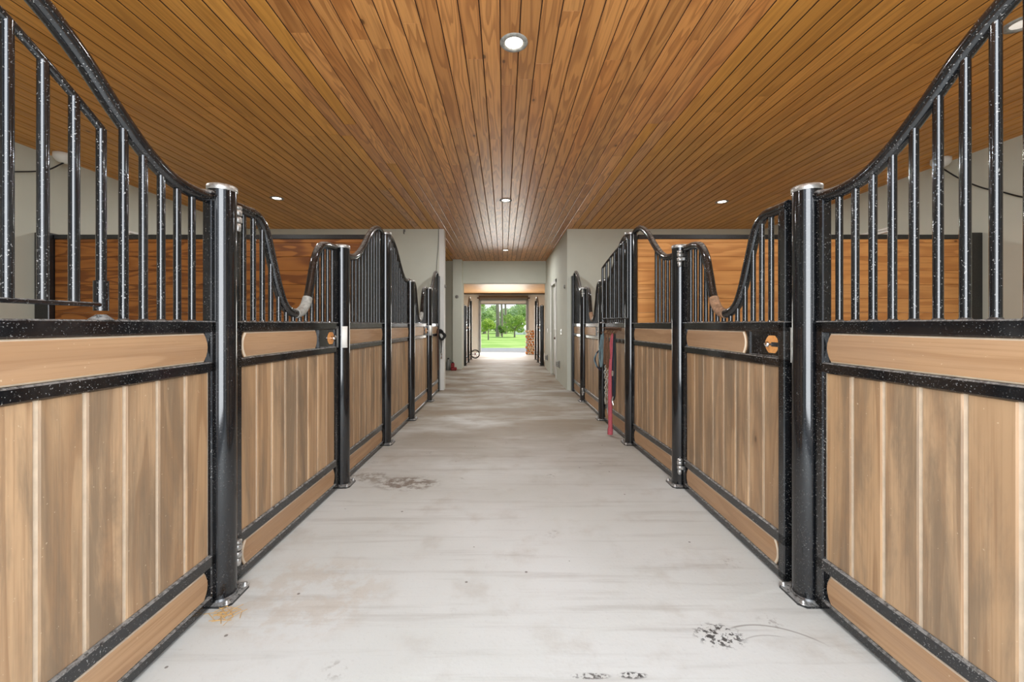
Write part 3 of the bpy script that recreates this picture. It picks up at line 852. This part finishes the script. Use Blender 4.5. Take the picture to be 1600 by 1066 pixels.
for i, (y, mat, z1, cz, lab) in enumerate(((0.06, 'rope_brown', -0.36, -0.74, 'brown lead rope ending in a chain, second hook from the blue halter'),
                                          (-0.06, 'rope_brown', -0.40, -0.84, 'pale brown lead rope with longest chain, on the middle hook'))):
    o = hang('lead_rope', lab, 'lead rope', [
        ('rope', mat, 0.0085, [(0, 0.012, 0.006), (-0.012, 0.02, -0.15), (-0.01, 0.03, -0.35), (-0.008, 0.01, z1), (0.0, -0.006, -0.34), (-0.006, -0.016, -0.14), (0, 0.004, 0.010)], None)], y, 'lead ropes on the rack')
    chain(o, chain_path(0.0, z1-0.01, cz))
    m = MB(); m.tube(catmull([(0, 0.0, cz), (-0.006, 0.012, cz-0.05), (0, 0.0, cz-0.10), (0.004, -0.01, cz-0.05)], 4), 0.008, 'chain', 8); m.build('snap_hook', o)
hang('lead_rope', 'long red lead rope reaching almost to the floor', 'lead rope', [
    ('loop', 'rope_red', 0.014, [(0, 0.004, 0.010), (-0.012, 0.030, -0.10), (-0.012, 0.022, -0.22), (-0.016, 0.0, -0.30), (-0.012, -0.03, -0.20), (-0.006, -0.026, -0.08), (0, 0.0, 0.006)], None),
    ('tail', 'rope_red', 0.024, [(-0.016, 0.0, -0.28), (-0.022, 0.012, -0.45), (-0.026, 0.010, -0.62), (-0.028, 0.004, -0.80), (-0.028, 0.0, -0.98), (-0.028, -0.004, -1.10)], None),
    ('frayed_end', 'rope_red', 0.030, [(-0.028, -0.004, -1.05), (-0.030, -0.006, -1.10), (-0.030, -0.006, -1.118)], None)], -0.26, 'lead ropes on the rack')
o = hang('halter', 'dark webbing halter with steel snap hanging beside the red lead rope', 'halter', [
    ('crown_strap', 'rope_black', 0.022, [(0, 0.0, 0.006), (-0.006, 0.035, -0.18), (-0.008, 0.04, -0.42), (-0.01, 0.02, -0.70), (-0.004, -0.03, -0.62), (-0.002, -0.04, -0.30), (0, -0.01, 0.0)], 0.4),
    ('cheek_strap', 'rope_navy', 0.018, [(-0.004, 0.0, -0.02), (-0.012, 0.01, -0.25), (-0.014, 0.0, -0.50), (-0.010, -0.012, -0.68)], 0.4)], -0.33)
m = MB(); m.tube(catmull([(-0.012, 0.0, -0.68), (-0.02, 0.012, -0.73), (-0.012, 0.0, -0.78)], 4), 0.010, 'chrome', 8); m.box((-0.03, -0.012, -0.46), (-0.012, 0.012, -0.40), 'chrome', 0.004)
m.build('snap_hook', o)
# halter on the last left panel
o = thing('halter', 'black halter with brown lead hanging on the last left stall panel', 'halter', (-1.195, 7.50, 1.13))
m = MB(); m.tube(catmull([(0.0, -0.02, 0.03), (0.05, 0.05, 0.0), (0.075, 0.10, -0.06), (0.09, 0.12, -0.10), (0.06, 0.06, -0.16), (0.02, 0.0, -0.12), (0.0, -0.05, -0.04), (0.0, -0.02, 0.03)], 5), 0.022, 'rubber', 8); m.build('noseband', o)
m = MB(); m.tube(catmull([(0.01, 0.0, -0.02), (0.06, 0.10, -0.04), (0.10, 0.16, -0.09), (0.07, 0.14, -0.14)], 5), 0.024, 'rubber', 8); m.build('crown_strap', o)
m = MB(); m.tube(catmull([(0.04, 0.03, -0.14), (0.045, 0.06, -0.28), (0.04, 0.05, -0.40)], 5), 0.020, 'rubber', 8, flat=0.5); m.build('cheek_strap', o)
m = MB(); m.tube(catmull([(0.01, -0.12, 0.02), (0.012, -0.16, -0.2), (0.012, -0.14, -0.5), (0.012, -0.10, -0.70)], 5), 0.014, 'leather', 8); q = m.build('lead', o); q['label'] = 'brown lead strap'
m = MB(); m.tube(catmull([(0.04, 0.05, -0.40), (0.05, 0.07, -0.46), (0.045, 0.05, -0.52)], 4), 0.012, 'chrome', 8); q = m.build('snap_hook', o); q['label'] = 'steel snap hook'
m = MB(); m.tube([(-0.03, -0.02, 0.02), (0.01, -0.02, 0.022), (0.02, -0.02, 0.045)], 0.007, 'chrome', 8); m.build('wall_hook', o)

# ------------------------------------------------------------------ small fittings on walls
def wallplate(name, lab, cat, x, y, z, face, w, h, mat='plastic_white', group=None, knobs=1, depth=0.008):
    r = thing(name, lab, cat, (x, y, z), 0, group)
    m = MB()
    if face == 'x': m.box((-depth, -w/2, -h/2), (0, w/2, h/2), mat, 0.003)
    else: m.box((-w/2, -depth, -h/2), (w/2, 0, h/2), mat, 0.003)
    m.build('plate', r)
    for k in range(knobs):
        q = MB(); o = (k - (knobs-1)/2)*w/max(knobs, 1)*0.9
        if face == 'x': q.box((-depth-0.012, o-0.006, -0.014), (-depth+0.001, o+0.006, 0.014), mat, 0.002)
        else: q.box((o-0.006, -depth-0.012, -0.014), (o+0.006, -depth+0.001, 0.014), mat, 0.002)
        q.build('toggle', r)
    return r
wallplate('light_switch', 'double white light switch on the corridor wall between door and corner', 'light switch', 1.205, 8.55, 1.09, 'x', 0.16, 0.12, knobs=2, group='white light switches')
wallplate('light_switch', 'single white light switch on the corridor wall past the white door', 'light switch', 1.205, 11.2, 1.08, 'x', 0.09, 0.13, group='white light switches')
def socket(x, y, z, lab):
    r = thing('power_socket', lab, 'power socket', (x, y, z), 0, 'weatherproof sockets on the corridor wall')
    m = MB(); m.box((-0.02, -0.055, -0.075), (0, 0.055, 0.075), 'plastic_grey', 0.004); m.build('back_plate', r)
    m = MB(); m.box((-0.075, -0.045, -0.055), (-0.018, 0.045, 0.055), 'worn_tape', 0.014); m.build('cover', r)
socket(1.205, 8.85, 0.39, 'grey weatherproof socket low on the corridor wall, near side of the white door')
socket(1.205, 11.25, 0.34, 'grey weatherproof socket low on the corridor wall, far side of the white door')
def rnd_fit(name, lab, cat, loc, axis, r, mat):
    m = MB()
    if axis == 'y': m.tube([(0, 0, 0), (0, -0.02, 0), (0, -0.028, 0)], [r, r, r*0.6], mat, 16)
    else: m.tube([(0, 0, 0), (axis*0.02, 0, 0), (axis*0.028, 0, 0)], [r, r, r*0.6], mat, 16)
    return tag(m.build(name, None, loc), lab, cat)
rnd_fit('tie_ring', 'small grey round fitting on the front of the pale pier', 'wall fitting', (-1.30, YH-0.298, 2.02), 'y', 0.045, 'plastic_grey')
rnd_fit('wall_stud', 'small dark stud high on the corridor wall near its corner', 'wall fitting', (1.206, 8.05, 1.99), -1, 0.035, 'plastic_grey')
rnd_fit('wall_stud', 'small dark stud on the white corner trim of the left cross wall', 'wall fitting', (-1.13, 7.85, 1.98), 1, 0.03, 'plastic_grey')
m = MB(); m.tube(catmull([(0, 0, 0), (0, -0.035, -0.01), (0, -0.045, -0.045), (0, -0.02, -0.05)], 5), 0.012, 'plastic_grey', 8); m.box((-0.02, -0.012, -0.02), (0.02, 0, 0.03), 'plastic_grey', 0.003)
tag(m.build('wall_hook', None, (-1.885, YW-0.0, 3.02)), 'small grey hook high on the left cross wall', 'wall hook')
m = MB(); m.tube(catmull([(0, 0, 0), (-0.005, -0.004, -0.3), (-0.03, -0.004, -0.62), (-0.04, -0.004, -0.92)], 5), 0.006, 'plastic_grey', 6)
tag(m.build('wall_cable', None, (-1.235, YW-0.006, CEIL-0.003)), 'thin grey cable running down the left cross wall from the ceiling', 'cable')
# things on the floor of the left bay
r = thing('red_container', 'small dark red container on the bay floor beside the pale pier', 'container', (-1.375, 11.12, 0))
m = MB(); m.box((-0.06, -0.06, 0.0), (0.10, 0.06, 0.085), 'red', 0.018); m.build('foot', r)
m = MB(); m.box((-0.055, -0.05, 0.08), (0.035, 0.05, 0.20), 'red', 0.012); m.build('body', r)
m = MB(); m.lathe([(0.03, 0.195), (0.03, 0.22), (0.015, 0.225)], 'rubber', (-0.01, 0, 0), 14); m.build('lid', r)
r = thing('plastic_jug', 'grey plastic jug on the bay floor left of the red container', 'jug', (-1.515, 11.2, 0))
m = MB(); m.lathe([(0.055, 0), (0.062, 0.02), (0.062, 0.20), (0.04, 0.26), (0.022, 0.28), (0.022, 0.30)], 'glass_dull', n=18); m.build('body', r)
m = MB(); m.lathe([(0.026, 0.298), (0.026, 0.325), (0.02, 0.33)], 'rubber', n=14); m.build('lid', r)
m = MB(); m.tube(catmull([(0.055, 0, 0.20), (0.085, 0, 0.22), (0.06, 0, 0.27), (0.03, 0, 0.275)], 5), 0.009, 'glass_dull', 8); m.build('handle', r)

# ------------------------------------------------------------------ far wing stalls
FL, FR = -1.19, 1.165
Z6 = [12.35, 13.45, 14.5, 15.55, 16.6]
def far_row(side, X, words):
    stall_door(side, Z6[0], Z6[1], f'stall door in the far wing, first on the {words} past the header', plane=X, group='far wing stall doors')
    fixed_panel(side, Z6[1], Z6[2], f'stall panel in the far wing beside the first {words} door', plane=X, group='far wing stall panels')
    for y, h, lab in ((Z6[0], 1.83, f'first black post past the header on the {words} of the far wing'), (Z6[1], 1.85, f'second black post past the header on the {words} of the far wing'),
                      (Z6[2], 2.10, f'tall black post past the header on the {words} of the far wing')):
        stall_post(X + side*0.01, y, h, lab, group='far wing stall posts')
far_row(+1, FL, 'left'); far_row(-1, FR, 'right')
# firewood by the far wall
ry = random.Random(11)
for row in range(9):
    for col in range(4):
        rr = 0.058 + ry.uniform(-0.008, 0.008)
        x = 0.955 + col*0.125 + (0.06 if row % 2 else 0) + ry.uniform(-0.01, 0.01)
        if x > 1.50: continue
        z = 0.064 + row*0.112
        m = MB(); L = ry.uniform(0.36, 0.44)
        poly = []
        k0 = ry.randint(5, 8)
        for k in range(k0):
            a = 2*PI*k/k0 + ry.uniform(-0.15, 0.15)
            poly.append((rr*math.cos(a)*ry.uniform(0.85, 1.0), rr*math.sin(a)*ry.uniform(0.85, 1.0)))
        a_ = [m.addv((u, 0, v)) for u, v in poly]; b_ = [m.addv((u, L, v)) for u, v in poly]
        endm = ry.choice(['logend', 'logend', 'logpale'])
        for k in range(k0): m.face([a_[k], a_[(k+1)%k0], b_[(k+1)%k0], b_[k]], 'bark' if k % 3 else endm)
        m.face(a_, endm); m.face(b_, endm)
        o = m.build('firewood_log', None, (x, 16.9 + ry.uniform(-0.05, 0.03), z))
        tag(o, 'orange split log in the firewood stack right of the far doorway', 'log', 'firewood stack by the far doorway')
# little cart wheel past the far left posts
r = thing('cart_wheel', 'small black spoked wheel on the floor past the far left posts', 'wheel', (-1.04, 15.0, 0.0))
m = MB(); ring = [(0.0+0.07*math.sin(2*PI*k/24)*0, 0.0, 0.0) for k in range(24)]
ring = [(0.15*math.cos(2*PI*k/24), 0, 0.165+0.145*math.sin(2*PI*k/24)) for k in range(24)]
m.tube(ring, 0.02, 'rubber', 8, closed=True); m.build('tyre', r)
for k in range(3):
    m = MB(); a = PI*k/3; m.cyl((0.135*math.cos(a), 0, 0.165+0.13*math.sin(a)), (-0.135*math.cos(a), 0, 0.165-0.13*math.sin(a)), 0.006, 'steel_grey', 6); m.build('spoke', r)
m = MB(); m.cyl((0, -0.03, 0.165), (0, 0.03, 0.165), 0.03, 'red', 12); m.build('hub', r)
m = MB(); m.tube(catmull([(0, 0, 0.165), (-0.15, 0.05, 0.14), (-0.10, 0.08, 0.02)], 5), 0.012, 'rubber', 8); m.build('fork', r)

m = MB(); rs = random.Random(5)
for k in range(34):
    x, y, a, L = -1.205 + rs.gauss(0, 0.03), 1.765 + rs.gauss(0, 0.022), rs.uniform(0, PI), rs.uniform(0.012, 0.04)
    z = 0.0025 + rs.uniform(0, 0.004)
    m.tube([(x-L*math.cos(a), y-L*math.sin(a), z), (x, y, z+0.002), (x+L*math.cos(a), y+L*math.sin(a), z)], 0.0014, 'straw', 4)
tag(m.build('straw'), 'wisp of dry straw on the floor at the thick left post', 'straw', kind='stuff')

# ------------------------------------------------------------------ outside
m = MB(); m.box((-9, YE+0.15, -0.12), (9, 21.8, -0.005), 'apron'); o = struct(m, 'ground_apron', 'pale concrete apron outside the far doorway')
m = MB()
NX, NY = 24, 30
for j in range(NY+1):
    for i in range(NX+1):
        y = 21.8 + (95-21.8)*(j/NY)**1.6; x = -60 + 120*i/NX
        m.addv((x, y, -0.02 + 0.05*math.sin(x*0.2)*math.sin(y*0.15)*min(1, (y-21.8)/6)))
for j in range(NY):
    for i in range(NX): m.face([j*(NX+1)+i, j*(NX+1)+i+1, (j+1)*(NX+1)+i+1, (j+1)*(NX+1)+i], 'grass', True)
o = struct(m, 'lawn', 'mown green lawn beyond the far doorway')
m = MB(); m.box((-14, -14, -0.12), (14, -0.6, -0.005), 'apron'); struct(m, 'ground_entrance', 'pale concrete yard behind the camera')
def tree(x, y, crown, trunk, leaf, lab, n=900, size=0.12, group='trees beyond the lawn', seed=0, name='tree', cat='tree', blobs=7):
    """crown = (cz, rx, rz); trunk = (radius, top)"""
    rd = random.Random(seed)
    r = thing(name, lab, cat, (x, y, 0), 0, group)
    cz, rx, rz = crown
    t = MB(); rad, top = trunk
    pts = [(0.02*math.sin(k*1.3)*top*0.3, 0.0, -0.03 + top*k/6) for k in range(7)]
    t.tube(pts, [rad*(1.25 - 0.6*k/6) for k in range(7)], 'trunk', 10)
    for k in range(5):
        a = rd.uniform(0, 2*PI); z0 = top*rd.uniform(0.6, 0.95); e = rx*rd.uniform(0.4, 0.7)
        t.tube([(0, 0, z0), (e*0.5*math.cos(a), e*0.5*math.sin(a), z0+rz*0.3), (e*math.cos(a), e*math.sin(a), cz + rz*rd.uniform(-0.2, 0.5))], [rad*0.5, rad*0.32, rad*0.12], 'trunk', 6)
    t.build('trunk', r)
    f = MB()
    cl = [(0, 0, cz, 0.72)] + [(rx*0.62*math.cos(a), rx*0.62*math.sin(a), cz + rz*rd.uniform(-0.5, 0.6), rd.uniform(0.34, 0.5)) for a in [2*PI*k/blobs + rd.uniform(-.3, .3) for k in range(blobs)]]
    for k in range(n):
        bx, by, bz, br = rd.choice(cl)
        u = Vector((rd.gauss(0, 1), rd.gauss(0, 1), rd.gauss(0, 1))).normalized() * (rd.uniform(0.35, 1.0) ** 0.5)
        p = Vector((bx + u.x*rx*br, by + u.y*rx*br, bz + u.z*rz*br))
        q = Euler((rd.uniform(-1.1, 1.1), rd.uniform(-1.1, 1.1), rd.uniform(0, 6.3))).to_matrix()
        s = size*rd.uniform(0.6, 1.3)
        i = [f.addv(p + q @ Vector(c)) for c in ((-s, 0, 0), (0, -s*0.5, 0.02*s), (s, 0, 0), (0, s*0.5, 0.02*s))]
        f.face(i, leaf)
    fo = f.build('foliage', r, recalc=False)
    return r
def px(xp, y): return (xp - 787) * y / 640.0
tree(px(763, 33), 33, (0.95+0.35, 0.62, 0.66), (0.05, 1.0), 'leaf', 'small round bright green tree left on the lawn', 1800, 0.07, seed=1)
tree(px(804, 40), 40, (1.25, 1.15, 0.98), (0.07, 0.9), 'leaf_mid', 'wider round green tree right on the lawn', 3000, 0.085, seed=2)
tree(px(784.5, 41), 41, (0.72, 0.42, 0.45), (0.07, 0.5), 'leaf_dark', 'small dark bushy tree between the two lawn trees', 900, 0.075, seed=3)
tree(px(777.5, 42), 42, (7.5, 1.6, 1.5), (0.17, 7.0), 'leaf_hazy', 'tall bare-trunked tree, thickest trunk seen through the doorway', 1200, 0.16, seed=4)
tree(px(784, 46), 46, (8.0, 1.6, 1.5), (0.11, 7.6), 'leaf_hazy', 'tall slender trunk right of the thickest trunk through the doorway', 1200, 0.16, seed=5)
tree(px(790, 54), 54, (8.5, 1.7, 1.6), (0.13, 8.0), 'leaf_hazy', 'faint tall trunk farthest right in the doorway', 1000, 0.16, seed=6)
tree(px(757, 56), 56, (2.2, 2.1, 2.3), (0.2, 1.6), 'leaf_hazy', 'big soft green tree behind the left lawn tree', 4200, 0.15, seed=7)
tree(px(808, 60), 60, (2.4, 2.8, 2.5), (0.2, 1.8), 'leaf_hazy', 'big soft green tree behind the right lawn tree', 5200, 0.16, seed=8)
tree(px(775, 74), 74, (1.6, 3.2, 1.7), (0.2, 1.2), 'leaf_hazy', 'low pale tree far behind the tall trunks', 3600, 0.2, seed=9)
tree(px(832, 62), 62, (2.6, 2.6, 2.6), (0.2, 1.8), 'leaf_mid', 'tree mostly hidden by the right edge of the doorway', 3200, 0.18, seed=10)
tree(px(738, 58), 58, (2.6, 2.4, 2.8), (0.2, 1.8), 'leaf_mid', 'tree mostly hidden by the left edge of the doorway', 3200, 0.18, seed=12)
r = thing('white_shed', 'small white shed beyond the lawn under the right lawn tree', 'shed', (px(815, 50), 50, 0))
m = MB(); m.box((-0.75, 0, 0), (0.9, 1.6, 0.42), 'white_house'); m.build('walls', r)
m = MB(); m.prism([(-0.85, 0.40), (1.0, 0.40), (0.4, 0.66), (-0.25, 0.66)], -0.05, 1.65, 'white_house', 1); m.build('roof', r)
m = MB(); m.box((0.2, -0.02, 0.0), (0.45, 0.01, 0.34), 'roofing'); m.build('door', r)

# ------------------------------------------------------------------ light
W = bpy.data.worlds.new('World'); sc.world = W; W.use_nodes = True
nt = W.node_tree; bg = nt.nodes['Background']
tc = nt.nodes.new('ShaderNodeTexCoord'); sp = nt.nodes.new('ShaderNodeSeparateXYZ'); nt.links.new(tc.outputs['Generated'], sp.inputs[0])
rp = nt.nodes.new('ShaderNodeValToRGB'); nt.links.new(sp.outputs[2], rp.inputs[0])
rp.color_ramp.elements[0].position = 0.0; rp.color_ramp.elements[0].color = (0.95, 0.97, 1.0, 1)
rp.color_ramp.elements[1].position = 0.6; rp.color_ramp.elements[1].color = (0.55, 0.72, 1.0, 1)
nt.links.new(rp.outputs[0], bg.inputs[0]); bg.inputs[1].default_value = 1.4
def light(name, typ, loc, energy, rot=(0,0,0), color=(1,1,1), **kw):
    L = bpy.data.lights.new(name, typ); L.energy = energy; L.color = color
    for k, v in kw.items(): setattr(L, k, v)
    o = bpy.data.objects.new(name, L); COL.objects.link(o); o.location = loc; o.rotation_euler = rot
    return o
light('sun', 'SUN', (0, 30, 20), 4.5, (math.radians(-14), math.radians(42), 0), (1.0, 0.95, 0.85), angle=math.radians(4))
# daylight through the two open ends of the aisle
light('daylight_entrance', 'AREA', (0.05, -0.65, 1.95), 150, (math.radians(90), 0, 0), (0.96, 1.0, 1.04), shape='RECTANGLE', size=1.8, size_y=3.3)
light('daylight_far_door', 'AREA', (0, YE-0.26, 1.08), 95, (math.radians(-90), 0, 0), (1.0, 0.98, 0.95), shape='RECTANGLE', size=1.95, size_y=2.05)
EXTRA = [(-3.2, 2.4, CEIL)]
for i, (x, y, z) in enumerate(LAMPS + EXTRA):
    light('downlight_lamp', 'AREA', (x, y, z-0.03), (8 if y < 4 else 36) if abs(x) < 1 else (26 if y > 4 else 18), (0, 0, 0), (0.97, 0.99, 1.0), shape='DISK', size=0.11)
for x in (-2.6, 0, 2.6):
    light('far_wing_lamp', 'AREA', (x, 15.0, 2.6), 26, (0, 0, 0), (1.0, 0.97, 0.93), shape='DISK', size=0.3)

# ------------------------------------------------------------------ camera
cam = bpy.data.cameras.new('camera'); co = bpy.data.objects.new('camera', cam); COL.objects.link(co)
co.location = (0, 0, 1.25); co.rotation_euler = (math.radians(90), 0, 0)
cam.sensor_width = 36.0; cam.lens = 640/1600*36.0
cam.shift_x = 13/1600; cam.shift_y = -26/1600
cam.clip_start = 0.05; cam.clip_end = 300
sc.camera = co
sc.view_settings.view_transform = 'Standard'; sc.view_settings.look = 'None'
sc.view_settings.gamma = 1.0; sc.view_settings.use_curve_mapping = False
sc.view_settings.exposure = 0.0
sc.cycles.use_denoising = True
sc.cycles.max_bounces = 8; sc.cycles.diffuse_bounces = 5; sc.cycles.glossy_bounces = 4
sc.cycles.sample_clamp_indirect = 6.0
